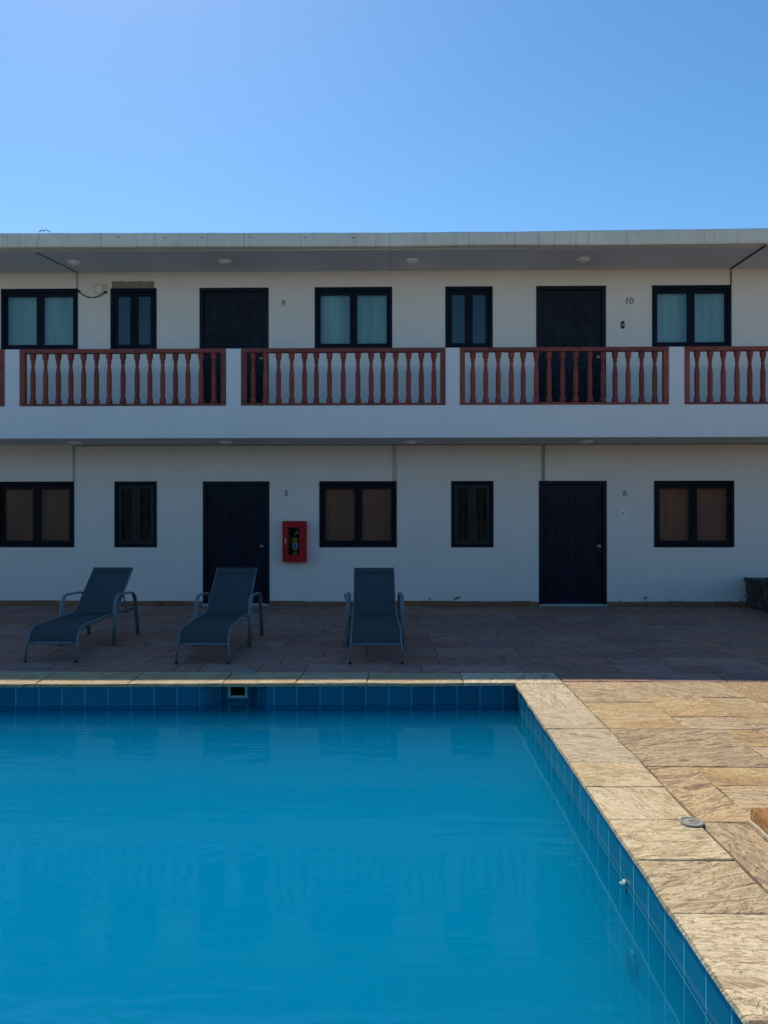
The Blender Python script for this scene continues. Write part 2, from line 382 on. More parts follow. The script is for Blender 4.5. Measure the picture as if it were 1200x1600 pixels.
# basin outline, seen from above, walking the wall so that its faces look inwards
o = 0.018
rec = [(X(417, 7.14), 0), (X(391, 7.3), 0.20), (X(351, 7.3), 0.20), (X(308, 7.14), 0)]
outline = [(PXR+o, POOL_N-o), (PXR+o, back_lip(PXR)+o)] + [(x, back_lip(x)+o+d) for x, d in rec] + [(POOL_L-o, back_lip(POOL_L)+o), (POOL_L-o, POOL_N-o)]
mb = MB(); bed = MB(); uacc = 0.0
n = len(outline)
for i in range(n):
    a, b = outline[i], outline[(i+1) % n]
    L = math.hypot(b[0]-a[0], b[1]-a[1])
    if i == 1: uacc = -(X(768, 7.19)-X(804, 7.19))*0+0.213*50-0.13
    ztop = -0.032
    skim = (i == 3)
    def wq(x0, y0, x1, y1, u0, u1, z0, z1):
        mb.add([(x0,y0,z0),(x1,y1,z0),(x1,y1,z1),(x0,y0,z1)], [(0,3,2,1)] , [[(u0,z0+2.0+0.03),(u0,z1+2.03),(u1,z1+2.03),(u1,z0+2.03)]])
    if not skim:
        wq(a[0], a[1], b[0], b[1], uacc, uacc+L, -1.6, ztop)
    else:                                             # opening for the skimmer mouth
        t0, t1 = 0.20, 0.80
        pa = (a[0]+(b[0]-a[0])*t0, a[1]+(b[1]-a[1])*t0); pb = (a[0]+(b[0]-a[0])*t1, a[1]+(b[1]-a[1])*t1)
        wq(a[0], a[1], pa[0], pa[1], uacc, uacc+L*t0, -1.6, ztop)
        wq(pb[0], pb[1], b[0], b[1], uacc+L*t1, uacc+L, -1.6, ztop)
        wq(pa[0], pa[1], pb[0], pb[1], uacc+L*t0, uacc+L*t1, -1.6, -0.165)
        SK = (pa, pb)
    bed.add([(a[0],a[1],ztop),(b[0],b[1],ztop),(b[0],b[1],-0.006),(a[0],a[1],-0.006)], [(0,3,2,1)])
    uacc += L
mb.add([(POOL_L-0.1,POOL_N-0.1,-1.6),(PXR+0.1,POOL_N-0.1,-1.6),(PXR+0.1,7.6,-1.6),(POOL_L-0.1,7.6,-1.6)], [(0,1,2,3)], [[(0,0),(10,0),(10,6),(0,6)]])
struct(mb.build('pool_basin', M['tile']))
struct(bed.build('pool_mortar_bed', M['mortar_bed']))
# water: one closed body, its sides just inside the wall material
e = 0.012
wout = [(PXR+o+e, POOL_N-o-e), (PXR+o+e, back_lip(PXR)+o+e), (rec[0][0]+e, back_lip(rec[0][0])+o+e), (rec[1][0]+e, back_lip(rec[1][0])+o+0.2+e), (rec[2][0]-e, back_lip(rec[2][0])+o+0.2+e), (rec[3][0]-e, back_lip(rec[3][0])+o+e), (POOL_L-o-e, back_lip(POOL_L)+o+e), (POOL_L-o-e, POOL_N-o-e)]
mb = MB(); k = len(wout)
mb.add([(x, y, WATER) for x, y in wout]+[(x, y, -1.62) for x, y in wout], [list(range(k)), [k+i for i in range(k)][::-1]]+[[i, k+i, k+(i+1)%k, (i+1)%k] for i in range(k)])
water = mb.build('pool_water', M['water'], fix=True); struct(water)

def slab(mb, poly, top=0.0, thick=0.03, wob=0.006, seg=0.07, rim=0.005, tint0=None, rot=None):
    """one flagstone: irregular outline, chamfered rim; texture direction and tint of its own"""
    n = len(poly); pts = []
    so = random.random()*100
    for i in range(n):
        a = Vector((*poly[i], 0)); b = Vector((*poly[(i+1) % n], 0)); L = (b-a).length
        m = max(2, int(L/seg)); d = (b-a).normalized(); nr = Vector((-d.y, d.x, 0))
        for q in range(m):
            p = a+(b-a)*(q/m)
            w = 0 if q == 0 else wob*1.6*noise.noise(Vector((p.x*4+so, p.y*4, so)))
            pts.append(p+nr*w)
    cen = sum(pts, Vector())/len(pts)
    ang = rot if rot is not None else random.uniform(-0.5, 0.5) + (math.pi/2 if random.random() < 0.22 else 0)
    ou, ov = random.random()*60, random.random()*60
    ca, sa = math.cos(ang), math.sin(ang)
    def uvf(p): return (p[0]*ca+p[1]*sa+ou, -p[0]*sa+p[1]*ca+ov)
    tx, ty = random.uniform(-0.003, 0.003), random.uniform(-0.003, 0.003); dz = random.uniform(-0.0025, 0.0015)
    def zt(p): return top+dz+(p.x-cen.x)*tx+(p.y-cen.y)*ty
    inner = []
    for p in pts:
        d = (cen-p); inner.append(p+d.normalized()*rim*1.4)
    vs = [(p.x, p.y, zt(p)) for p in inner]+[(p.x, p.y, zt(p)-rim) for p in pts]+[(p.x, p.y, top-thick) for p in pts]
    N = len(pts); fs = [list(range(N))]
    for i in range(N):
        j = (i+1) % N; fs.append([i, N+i, N+j, j]); fs.append([N+i, 2*N+i, 2*N+j, N+j])
    tint = (random.random() if tint0 is None else tint0, random.random()**1.5, random.random(), 1)
    mb.add(vs, fs, [[(uvf(vs[k])[0], uvf(vs[k])[1]+(vs[k][2]-top)*1.0) for k in f] for f in fs], tint)

G = 0.0035
cp = MB()
# right coping run (joint positions measured along the pool edge)
ys = [7.62, 6.23, 5.66, 4.91, 4.48, 4.00, 3.54, 3.07, 2.42, 1.9, 1.35, 0.88, 0.42]
ys[0] = 7.13
for a, b in zip(ys[:-1], ys[1:]):
    slab(cp, [(PXR+0.0, b+G), (1.557-G*2, b+G+random.uniform(-0.03, 0.02)), (1.557-G*2, a-G), (PXR+0.0, a-G)], wob=0.006, thick=0.032)
# corner piece and back coping run
xs = [1.557-G*2, 0.62, -0.28, -0.95, -1.62, -2.5, -3.35, -4.1, -5.0, -5.7, -6.6, -7.5, -8.3, -9.3]
for a, b in zip(xs[:-1], xs[1:]):
    y0a, y0b = (back_lip(min(a, 1.1)), back_lip(b))
    if a > 1.1: y0a = 7.137
    j = random.uniform(-0.05, 0.05)
    if a > 1.1:
        slab(cp, [(b+G, y0b), (PXR, back_lip(PXR)), (PXR+0.001, 7.137), (a, 7.137), (a, 7.62-G), (b+G+j, 7.605-G)], thick=0.032)
    else:
        slab(cp, [(b+G, y0b), (a-G, y0a), (a-G+j0, 7.605-G), (b+G+j, 7.605-G)], thick=0.032, wob=0.008, tint0=-0.9)  # run in shade: darker tone put into the slab tint
    j0 = j
# left and near coping runs (outside the picture)
yy = 7.4
while yy > 0.9:
    d = random.uniform(0.45, 0.9); slab(cp, [(-9.75, max(yy-d, 0.9)+G), (-9.0-0.31, max(yy-d, 0.9)+G), (-9.31, yy-G), (-9.75, yy-G)]); yy -= d
xx = PXR
while xx > -9.3:
    d = random.uniform(0.5, 0.9); slab(cp, [(xx-d+G, 0.42), (xx-G, 0.42), (xx-G, 0.9), (xx-d+G, 0.9)]); xx -= d
struct(cp.build('pool_coping', M['coping']))

tp = MB(); fp = MB()
def R4(x0, x1, y0, y1, sk=0.0):
    pv = fp if (y0 > 7.2) else tp  # flags behind the shadow line take the shade-toned stone
    q = lambda: random.uniform(-0.012, 0.012)
    slab(pv, [(x0+G, y0+G+q()*0.3), (x1-G, y0+G+sk), (x1-G, y1-G+sk), (x0+G, y1-G)])
# sunlit side, right of the coping: measured flags
hand = [(1.557,2.13,6.45,7.22),(2.13,3.0,6.62,7.22),(3.0,3.7,6.45,7.22),(2.13,2.62,6.0,6.62),(2.62,3.0,5.8,6.62),(1.557,2.13,5.66,6.45),
        (2.13,2.62,5.66,6.0),(3.0,3.7,5.9,6.45),(1.557,2.39,4.83,5.66),(2.39,2.62,5.25,5.66),(2.62,3.0,5.25,5.8),(3.0,3.7,5.25,5.9),(2.39,3.2,4.83,5.25),
        (1.557,1.85,3.97,4.83),(1.85,2.55,4.50,4.83),(1.85,2.45,3.97,4.50),(2.55,3.2,4.35,4.83),(2.45,3.2,3.97,4.35),
        (1.557,2.05,3.25,3.97),(2.05,2.7,3.4,3.97),(2.7,3.2,3.25,3.97),(1.557,2.3,2.6,3.25),(2.05,2.7,3.25,3.4),(2.3,3.2,2.75,3.25),
        (1.557,2.1,1.9,2.6),(2.1,3.2,2.1,2.75),(2.1,3.2,1.4,2.1),(1.557,2.1,1.2,1.9),(1.557,2.5,0.42,1.2),(2.5,3.2,0.42,1.4),
        (3.2,3.7,4.5,5.25),(3.2,3.7,3.6,4.5),(3.2,3.7,2.6,3.6),(3.2,3.7,1.5,2.6),(3.2,3.7,0.42,1.5),(1.557,2.4,7.22,7.62),(2.4,3.1,7.22,7.62),(3.1,3.7,7.22,7.62)]
for h in hand: R4(*h)
random.seed(21)
def rows(x0, x1, y0, y1, hmin=0.34, hmax=0.62):
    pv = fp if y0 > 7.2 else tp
    y = y0
    while y < y1-1e-4:
        h = random.uniform(hmin, hmax)
        if y1-(y+h) < hmin: h = y1-y
        x = x0
        while x < x1-1e-4:
            w = random.uniform(0.42, 1.05)
            if x1-(x+w) < 0.35: w = x1-x
            if h > 0.45 and w > 0.6 and random.random() < 0.3:
                m = y+h*random.uniform(0.4, 0.6); R4(x, x+w, y, m); R4(x, x+w, m, y+h)
            elif w > 0.7 and random.random() < 0.55:    # slanted joint
                d = random.uniform(0.3, 0.6)*w; k2 = random.uniform(-0.16, 0.16)
                slab(pv, [(x+G, y+G), (x+d-G, y+G), (x+d+k2-G, y+h-G), (x+G, y+h-G)])
                slab(pv, [(x+d+G, y+G), (x+w-G, y+G), (x+w-G, y+h-G), (x+d+k2+G, y+h-G)])
            else: R4(x, x+w, y, y+h)
            x += w
        y += h
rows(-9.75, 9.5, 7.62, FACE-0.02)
rows(3.7, 9.5, 7.225, 7.62)
rows(3.7, 9.5, 0.42, 7.225)
rows(-9.75, 9.5, -3.0, 0.42, 0.5, 0.9)
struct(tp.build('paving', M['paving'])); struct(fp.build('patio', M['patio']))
# mortar sheet under the flags, with the pool left open
mb = MB(); zj = -0.009
for (x0, x1, y0, y1) in ((-9.9, 9.7, 7.36, 19.5), (PXR+0.05, 9.7, 0.5, 7.36), (-9.9, -9.08, 0.5, 7.36), (-9.9, 9.7, -3.1, 0.5)):
    mb.add([(x0,y0,zj),(x1,y0,zj),(x1,y1,zj),(x0,y1,zj)], [(0,1,2,3)])
struct(mb.build('paving_mortar', M['joint']))
mb = MB(); B = 2500; zg = -0.03
for (x0, x1, y0, y1) in ((-B, B, 19.4, B), (-B, B, -B, -3.0), (9.6, B, -3.0, 19.4), (-B, -9.8, -3.0, 19.4)):
    mb.add([(x0,y0,zg),(x1,y0,zg),(x1,y1,zg),(x0,y1,zg)], [(0,1,2,3)])
struct(mb.build('ground', M['earth']))

# ------------------------------------------------------------ the building
BLD = empty('motel_building', (0, FACE, 0), 'two storey white motel building with wooden balcony railings behind the pool', 'building')
FL2, CEIL1, SOFF = 3.20, 2.72, 5.64
FY = 11.70                                            # front of balcony
XL, XR = -12.0, 9.2
def op(a, b, top, bot): return (X(a, FACE), X(b, FACE), bot, top)
UT = 5.365; LT = 2.098
up_win = [('w', 2, 122), ('n', 173, 245), ('w', 492, 613), ('n', 696, 770), ('w', 1019, 1143)]
up_door = [(312, 420), (838, 947)]
lo_win = [('w', -4, 116), ('n', 179, 245), ('w', 499, 620), ('n', 705, 771), ('w', 1022, 1147)]
lo_door = [(317, 421), (842, 948)]
UB, LB = 4.31, 0.985
ops_up = [(X(a, FACE), X(b, FACE), UB, UT) for _, a, b in up_win]+[(X(a, FACE), X(b, FACE), FL2, UT) for a, b in up_door]
ops_lo = [(X(a, FACE), X(b, FACE), LB, LT) for _, a, b in lo_win]+[(X(a, FACE), X(b, FACE), 0.03, LT) for a, b in lo_door]
def wall(mb, x0, x1, z0, z1, ops, y, depth):
    xs_ = sorted({x0, x1, *[v for o_ in ops for v in o_[:2]]}); zs_ = sorted({z0, z1, *[v for o_ in ops for v in o_[2:]]})
    def isopen(cx, cz): return any(o_[0] < cx < o_[1] and o_[2] < cz < o_[3] for o_ in ops)
    for i in range(len(xs_)-1):
        for j in range(len(zs_)-1):
            if isopen((xs_[i]+xs_[i+1])/2, (zs_[j]+zs_[j+1])/2): continue
            a, b, c, d = xs_[i], xs_[i+1], zs_[j], zs_[j+1]
            mb.add([(a,y,c),(b,y,c),(b,y,d),(a,y,d)], [(0,1,2,3)])
    for (a, b, c, d) in ops:
        yb = y+depth
        mb.add([(a,y,c),(a,yb,c),(a,yb,d),(a,y,d)], [(0,3,2,1)][::-1]); mb.add([(b,y,c),(b,yb,c),(b,yb,d),(b,y,d)], [(0,1,2,3)])
        mb.add([(a,y,d),(b,y,d),(b,yb,d),(a,yb,d)], [(0,1,2,3)]); mb.add([(a,y,c),(b,y,c),(b,yb,c),(a,yb,c)], [(0,3,2,1)])
mb = MB()
wall(mb, XL, XR, 0.0, CEIL1, ops_lo, FACE, 0.22)
wall(mb, XL, XR, CEIL1, SOFF, ops_up, FACE, 0.22)
mb.box(XL, XR, 19.0, 19.2, -0.02, SOFF); mb.box(XL, XL+0.15, FACE, 19.0, -0.02, SOFF); mb.box(XR-0.15, XR, FACE, 19.0, -0.02, SOFF)
mb.box(XL+0.15, XR-0.15, FACE+0.25, 19.0, CEIL1+0.1, CEIL1+0.3)
mb.build('wall', M['wall'], BLD)
# balcony: slab (ceiling underneath), front beam and square pillars
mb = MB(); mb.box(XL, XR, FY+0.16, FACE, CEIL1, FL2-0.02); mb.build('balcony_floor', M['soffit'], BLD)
mb = MB()
zb = Z(633, FY); zl = Z(684, FY)
mb.box(XL, XR, FY, FY+0.16, zl, zb, 0.008)
mb.build('balcony_beam', M['beam'], BLD)
zr = Z(543.5, FY)
pillars = [(7, 31), (353, 377), (696, 719), (1045, 1070), (-338, -314), (1388, 1412)]
for a, b in pillars:
    mb = MB(); mb.box(X(a, FY), X(b, FY), FY, FY+0.2, zb-0.01, zr, 0.01); mb.build('balcony_pillar', M['beam'], BLD)
# roof slab with its uneven fascia
prof = [(-13, 363.5, 385.5, 11.67), (-6.3, 363.5, 386, 11.67), (-5.2, 363.2, 385.5, 11.67), (-3.5, 362.9, 385, 11.70), (-2.2, 363.0, 384.8, 11.73), (-.83, 362.8, 384.8, 11.77),
        (0.0, 362.6, 384.6, 11.765), (.55, 362.0, 383.6, 11.755), (1.1, 361.5, 382.8, 11.735), (1.7, 361.6, 382.0, 11.71), (2.2, 360.6, 382.5, 11.70), (3.0, 359.4, 382.6, 11.695), (4.4, 357.8, 381.4, 11.69), (5.6, 356.4, 380.0, 11.69), (6.5, 355.6, 379.5, 11.69), (10, 355, 379, 11.69)]
fx = []
xq = -13.0
while xq <= 10:
    for i in range(len(prof)-1):
        if prof[i][0] <= xq <= prof[i+1][0]:
            t_ = (xq-prof[i][0])/(prof[i+1][0]-prof[i][0]); t_ = t_*t_*(3-2*t_)
            yt = prof[i][1]+(prof[i+1][1]-prof[i][1])*t_; yb_ = prof[i][2]+(prof[i+1][2]-prof[i][2])*t_; Yd = prof[i][3]+(prof[i+1][3]-prof[i][3])*t_
            px = 600+1200*(xq/Yd+0.0166)
            w = 0.004*noise.noise(Vector((xq*3, 0, 0)))
            fx.append((xq, Yd, Z(yt, Yd, px)+w, Z(yb_, Yd, px)+0.7*w)); break
    xq += 0.12
mb = MB(); vs = []; fs = []
for (x_, Y_, zt_, zb_) in fx:
    vs += [(x_, Y_+0.012, zb_), (x_, Y_, zb_+0.02), (x_, Y_, zt_-0.03), (x_, Y_+0.02, zt_), (x_, Y_+0.25, zt_), (x_, Y_+0.25, zt_-0.12), (x_, 19.4, zt_-0.12), (x_, 19.4, SOFF+0.012), (x_, Y_+0.22, SOFF+0.012)]
m = 9
for i in range(len(fx)-1):
    for k_ in range(m):
        if k_ == 8: fs.append([i*m+8, (i+1)*m+8, (i+1)*m+0, i*m+0])
        elif k_ == 7: fs.append([i*m+7, (i+1)*m+7, (i+1)*m+8, i*m+8])
        else: fs.append([i*m+k_, i*m+k_+1, (i+1)*m+k_+1, (i+1)*m+k_])
fs.append([k_ for k_ in range(m)]); fs.append([(len(fx)-1)*m+k_ for k_ in range(m)][::-1])
mb.add(vs, fs); roof = mb.build('roof', M['fascia'], BLD, fix=True)
mb = MB(); xs_ = [f[0] for f in fx]
xj = X(610, 12.3)
for (a, b) in ((XL, xj-0.004), (xj+0.004, XR)):
    mb.box(a, b, 11.88, FACE-0.002, SOFF-0.005, SOFF+0.06)
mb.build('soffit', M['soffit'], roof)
# little iron hooks along the fascia
for px_, py_ in ((12, 371), (105, 370), (185, 370.5), (258, 371), (316, 371), (396, 372), (477, 371.5), (552, 372)):
    p = PX(px_, py_, 11.67+ (0.03 if px_ > 250 else 0) + (0.05 if px_ > 430 else 0))
    mb = MB(); mb.tube([p+Vector((-0.012, 0.01, 0.015)), p+Vector((0, -0.012, 0.004)), p+Vector((0.010, -0.014, -0.012))], 0.005, 6)
    mb.build('hook', M['cable'], roof)
# bare cement patch above a narrow window
mb = MB(); a, b = X(175, FACE), X(241.5, FACE); zt0 = UT+0.002
top = [(a+(b-a)*t_, Z(437.5, FACE)+0.018*noise.noise(Vector((t_*7, 2, 0)))) for t_ in [k_/16 for k_ in range(17)]]
vs = [(a, FACE-0.003, zt0), (b, FACE-0.003, zt0)]+[(x_, FACE-0.003, z_) for x_, z_ in top[::-1]]
mb.add(vs, [list(range(len(vs)))]); mb.build('cement_patch', M['patch'], BLD)
# stone skirting, broken by the doors
sx_ = [(XL, X(317, FACE)), (X(421, FACE), X(842, FACE)), (X(948, FACE), XR)]
for a, b in sx_:
    mb = MB(); x_ = a
    while x_ < b-0.01:
        w = min(random.uniform(0.3, 0.6), b-x_)
        tt = (random.random(), random.random(), random.random(), 1); ou = random.random()*30; z1 = 0.080+random.uniform(-0.007, 0.007); y0 = FACE-0.018+random.uniform(-0.003, 0.003)
        vs = [(x_+.002,y0,0.0),(x_+w-.002,y0,0.0),(x_+w-.002,y0,z1),(x_+.002,y0,z1),(x_+.002,FACE-.001,z1),(x_+w-.002,FACE-.001,z1)]
        mb.add(vs, [(0,1,2,3),(3,2,5,4)], [[(v_[0]+ou, v_[2]+ou) for v_ in vs[:4]], [(ou, ou)]*4], tt); x_ += w
    mb.build('skirting', M['skirting'], BLD)

def window(kind, a, b, z0, z1, upper):
    x0, x1 = X(a, FACE), X(b, FACE); fm = M['navy'] if upper else M['darkwood']
    y = FACE-0.012; g = 0.0
    w = MB(); F = 0.05
    w.box(x0, x0+F, y, FACE+0.08, z0, z1, 0.004); w.box(x1-F, x1, y, FACE+0.08, z0, z1, 0.004)
    w.box(x0+F, x1-F, y+0.001, FACE+0.08, z1-F-0.012, z1, 0.004); w.box(x0+F, x1-F, y+0.001, FACE+0.08, z0, z0+F, 0.004)
    win = w.build('window', fm, BLD)
    xi0, xi1, zi0, zi1 = x0+F, x1-F, z0+F, z1-F-0.012; xm = (xi0+xi1)/2
    S = 0.062 if kind == 'w' else 0.066
    side = 0.045 if kind == 'w' else 0.065
    cur = M['curtain_pale'] if upper else M['curtain_brown']
    if kind == 'n': cur = M['curtain_dark'] if upper else M['curtain_black']
    if kind == 'n' and not upper: fm = M['shutter']
    for q, (p0, p1) in enumerate(((xi0, xm), (xm, xi1))):
        s_ = MB(); ys0 = FACE+0.018 + (0.004 if q else 0); ys1 = ys0+0.04
        la, lb = (side, S) if q == 0 else (S, side)
        s_.box(p0+.001, p0+la, ys0, ys1, zi0+.001, zi1-.001, 0.005); s_.box(p1-lb, p1-.001, ys0, ys1, zi0+.001, zi1-.001, 0.005)
        s_.box(p0+la, p1-lb, ys0+.001, ys1, zi1-0.065, zi1-.001, 0.004); s_.box(p0+la, p1-lb, ys0+.001, ys1, zi0+.001, zi0+0.06, 0.004)
        if kind == 'n' and not upper: # slim glazing bead inside the lower shutters
            s_.box((p0+la+p1-lb)/2-0.004, (p0+la+p1-lb)/2+0.004, ys0+.01, ys1-.005, zi0+0.06, zi1-0.065)
        s_.build('sash', fm, win)
        gl = MB(); yg = ys0+0.02; gl.box(p0+la-.004, p1-lb+.004, yg, yg+.004, zi0+.055, zi1-.06); gl.build('pane', M['glass'], win)
        c = MB(); N = 46; c0, c1 = p0+.01, p1-.01; vs = []; fs = []; so = random.random()*20
        ztc, zbc = zi1-0.01, zi0+0.01
        for i in range(N+1):
            t_ = i/N; yy_ = FACE+0.115+0.010*math.sin(t_*math.pi*2*(2.3 if kind == 'w' else 1.3)+so)+0.022*noise.noise(Vector((t_*9+so, 0, 0)))
            vs += [(c0+(c1-c0)*t_, yy_, zbc), (c0+(c1-c0)*t_, yy_-0.006, ztc)]
        for i in range(N): fs.append([2*i, 2*i+2, 2*i+3, 2*i+1])
        c.add(vs, fs, smooth=True); c.build('curtain', cur, win)
    bk = MB(); bk.box(x0+0.005, x1-0.005, FACE+0.17, FACE+0.19, z0+.005, z1-.005); bk.build('backing', M['darkwood'], win)
for kd, a, b in up_win: window(kd, a, b, UB, UT, True)
for kd, a, b in lo_win: window(kd, a, b, LB, LT, False)

def door(a, b, z0, z1, upper):
    x0, x1 = X(a, FACE), X(b, FACE); m_ = M['door']; F = 0.06
    w = MB(); y = FACE-0.010
    w.box(x0, x0+F, y, FACE+0.12, z0, z1, 0.004); w.box(x1-F, x1, y, FACE+0.12, z0, z1, 0.004); w.box(x0+F, x1-F, y+.001, FACE+0.12, z1-F, z1, 0.004)
    d = w.build('door', m_, BLD)
    l0, l1, b0, b1 = x0+F+.003, x1-F-.003, z0+.01, z1-F-.003; yl = FACE+0.035
    lf = MB(); lf.box(l0, l1, yl, yl+0.045, b0, b1, 0.003)
    W = l1-l0
    def ring(u0, v0, u1, v1, cz, hz, t=0.018, dp=0.013):
        xa, xb = l0+W*u0, l0+W*u1; za, zb_ = cz+hz*v0, cz+hz*v1
        lf.box(xa, xb, yl-dp, yl+.001, za, za+t, 0.004); lf.box(xa, xb, yl-dp, yl+.001, zb_-t, zb_, 0.004)
        lf.box(xa, xa+t, yl-dp+.001, yl+.001, za+t, zb_-t, 0.004); lf.box(xb-t, xb, yl-dp+.001, yl+.001, za+t, zb_-t, 0.004)
    def lshape(sx, sz, cz, hz, ins=0.0, t=0.018, dp=0.013):
        # L-shaped moulding wrapped round the outer corner (sx, sz), notch towards the centre
        pts = [(0.44-ins, 0.44-ins), (0.06+ins, 0.44-ins), (0.06+ins, 0.26+ins), (0.24+ins, 0.26+ins), (0.24+ins, 0.07+ins), (0.44-ins, 0.07+ins)]
        pts = [(l0+W*(0.5+sx*p), cz+hz*sz*q) for p, q in pts]
        for i in range(6):
            (xa, za), (xb, zb_) = pts[i], pts[(i+1) % 6]
            lf.box(min(xa, xb)-t/2, max(xa, xb)+t/2, yl-dp+0.0005*i, yl+.001, min(za, zb_)-t/2, max(za, zb_)+t/2)
    H = b1-b0
    for cz, hz in ((b0+H*0.70, H*0.50), (b0+H*0.235, H*0.42)):
        for sx in (-1, 1):
            for sz in (-1, 1):
                lshape(sx, sz, cz, hz); lshape(sx, sz, cz, hz, 0.035, 0.012, 0.010)
        ring(0.36, -0.20, 0.64, 0.20, cz, hz); ring(0.41, -0.14, 0.59, 0.14, cz, hz, 0.012, 0.010)
    lf.box(l0+0.02, l1-0.02, yl-.011, yl+.001, b0+H*0.455, b0+H*0.467)
    lf.build('door_leaf', m_, d)
    kx, kz = x1-F-0.07, z0+0.97
    kb = MB(); kb.lathe([(0.034, 0.0), (0.034, -0.008), (0.014, -0.012), (0.012, -0.035), (0.026, -0.045), (0.031, -0.06), (0.024, -0.072), (0.008, -0.075)], (kx, yl, kz), 20, 'Y')
    kb.build('door_knob', M['chrome'], d)
    if not upper:
        sl = MB(); sl.box(x0-0.0, x1+0.0, FACE-0.05, FACE+0.12, 0.0, 0.028, 0.004); sl.build('threshold', M['conduit'], d)
for a, b in up_door: door(a, b, FL2, UT, True)
for a, b in lo_door: door(a, b, 0.03, LT, False)

# balustrades: frame and turned balusters
H_B = (Z(550, FY)-Z(629.5, FY))
def baluster_prof(h):
    P = [(0.040,0),(0.050,0.004),(0.051,0.05),(0.047,0.10),(0.036,0.135),(0.030,0.145),(0.040,0.158),(0.041,0.175),(0.032,0.19),(0.038,0.205),(0.040,0.25),(0.0415,0.40),(0.0415,0.55),(0.040,0.60),
         (0.033,0.66),(0.028,0.72),(0.026,0.79),(0.028,0.80),(0.036,0.81),(0.037,0.83),(0.029,0.84),(0.031,0.85),(0.045,0.89),(0.050,0.93),(0.050,1.0)]
    return [(r*0.93, t*h) for r, t in P]
b_proto = None
def balustrade(pa, pb, bx):
    global b_proto
    x0, x1 = X(pa, FY), X(pb, FY); y0, y1 = FY-0.012, FY+0.085; ym = (y0+y1)/2
    tr = MB(); tr.box(x0, x1, y0, y1, Z(550, FY), zr, 0.006); bal = tr.build('balustrade', M['wood'], BLD)
    br = MB(); br.box(x0, x1, y0, y1, zb+.002, Z(629.5, FY), 0.005); br.build('bottom_rail', M['wood'], bal)
    for xa in (x0, x1-0.075):
        p = MB(); p.box(xa, xa+0.075, y0+.002, y1-.002, Z(629.5, FY), Z(550, FY), 0.004); p.build('post', M['wood'], bal)
    for px_ in bx:
        if b_proto is None:
            m_ = MB(); m_.lathe(baluster_prof(H_B), (0, 0, 0), 16); b_proto = m_.build('baluster', M['wood'], None)
            ob = b_proto
        else:
            ob = b_proto.copy(); col.objects.link(ob)
        ob.parent = bal
        ob.location = Vector((X(px_, FY+0.04), ym, Z(629.5, FY)))-Vector(BLD.location)
        ob.rotation_euler = (0, 0, random.random()*6)
balustrade(-314, 7, [-300+i*20.3 for i in range(15)])
balustrade(31, 353, [52, 71.5, 91.5, 111, 131, 151, 171, 192.5, 214.5, 234.5, 254.5, 274.5, 294, 314.5, 334.5])
balustrade(377, 696, [395.5, 415, 435.5, 456, 476, 494.5, 515, 536.5, 559.5, 580, 598.5, 618.5, 638.5, 658.5, 678])
balustrade(719, 1045, [739, 759, 778.5, 799, 817.5, 838, 858, 879, 899.5, 921.5, 942, 961, 981.5, 1002.5, 1023])
balustrade(1070, 1388, [1089, 1109.5, 1130, 1151.5, 1171.5, 1192, 1213, 1234, 1254, 1275, 1295, 1316, 1336, 1357])

# ------------------------------------------------------------ things on the building
def lamp(x, y, z, label, grp):
    t = empty('ceiling_lamp', (x, y, z), label, 'lamp', grp)
    a = MB(); a.lathe([(0.106, 0.0), (0.108, -0.008), (0.103, -0.015), (0.094, -0.018)], (x, y, z), 28); a.build('lamp_base', M['white_plastic'], t)
    d = MB(); d.lathe([(0.092, -0.016), (0.088, -0.024), (0.070, -0.035), (0.042, -0.042), (0.012, -0.045)], (x, y, z), 28); d.build('lamp_shade', M['lamp'], t)
where = ['outside the leftmost window', 'near the door numbered 9', 'left of the rightmost narrow window', 'above the door numbered 10']
wherel = ['near the leftmost window', 'in front of the door numbered 5', 'right of the middle brown window', 'above the door numbered 6']
for i, px_ in enumerate((117, 352, 644, 912)):
    lamp(X(px_, 12.36), 12.36, SOFF-0.005, 'round pale ceiling lamp under the roof soffit %s' % where[i], 'round lamps under the roof soffit')
for i, px_ in enumerate((118, 353, 642, 916)):
    lamp(X(px_, 12.36), 12.36, CEIL1, 'round pale lamp under the balcony %s' % wherel[i], 'round lamps under the balcony')

def number(txt, px_, py_, h, floor):
    p = PX(px_, py_, FACE)
    near = {'9': 'right of the left upper door', '10': 'above the black doorbell', '5': 'above the red fire cabinet', '6': 'above the white switch plate'}[txt]
    cu = bpy.data.curves.new('n', 'FONT'); cu.body = txt; cu.size = h*1.3; cu.extrude = 0.003; cu.bevel_depth = 0.0008
    cu.align_x = 'CENTER'; cu.align_y = 'CENTER'; cu.offset = 0.0; cu.shear = 0.05
    tmp = bpy.data.objects.new('n', cu); col.objects.link(tmp)
    dg = bpy.context.evaluated_depsgraph_get(); me = bpy.data.meshes.new_from_object(tmp.evaluated_get(dg))
    bpy.data.objects.remove(tmp); me.transform(Matrix.Rotation(R(90), 4, 'X'))
    me.materials.clear(); me.materials.append(M['brass']); me.name = 'door_number'
    ob = bpy.data.objects.new('door_number', me); col.objects.link(ob); ob.location = p+Vector((0, -0.006, 0))
    tag(ob, 'small dark metal numeral %s on the %s wall %s' % (txt, floor, near), 'door number', 'metal door numbers')
number('9', 443, 474, 0.11, 'upper floor'); number('10', 983, 471, 0.115, 'upper floor')
number('5', 447, 771, 0.11, 'ground floor'); number('6', 976, 771, 0.11, 'ground floor')

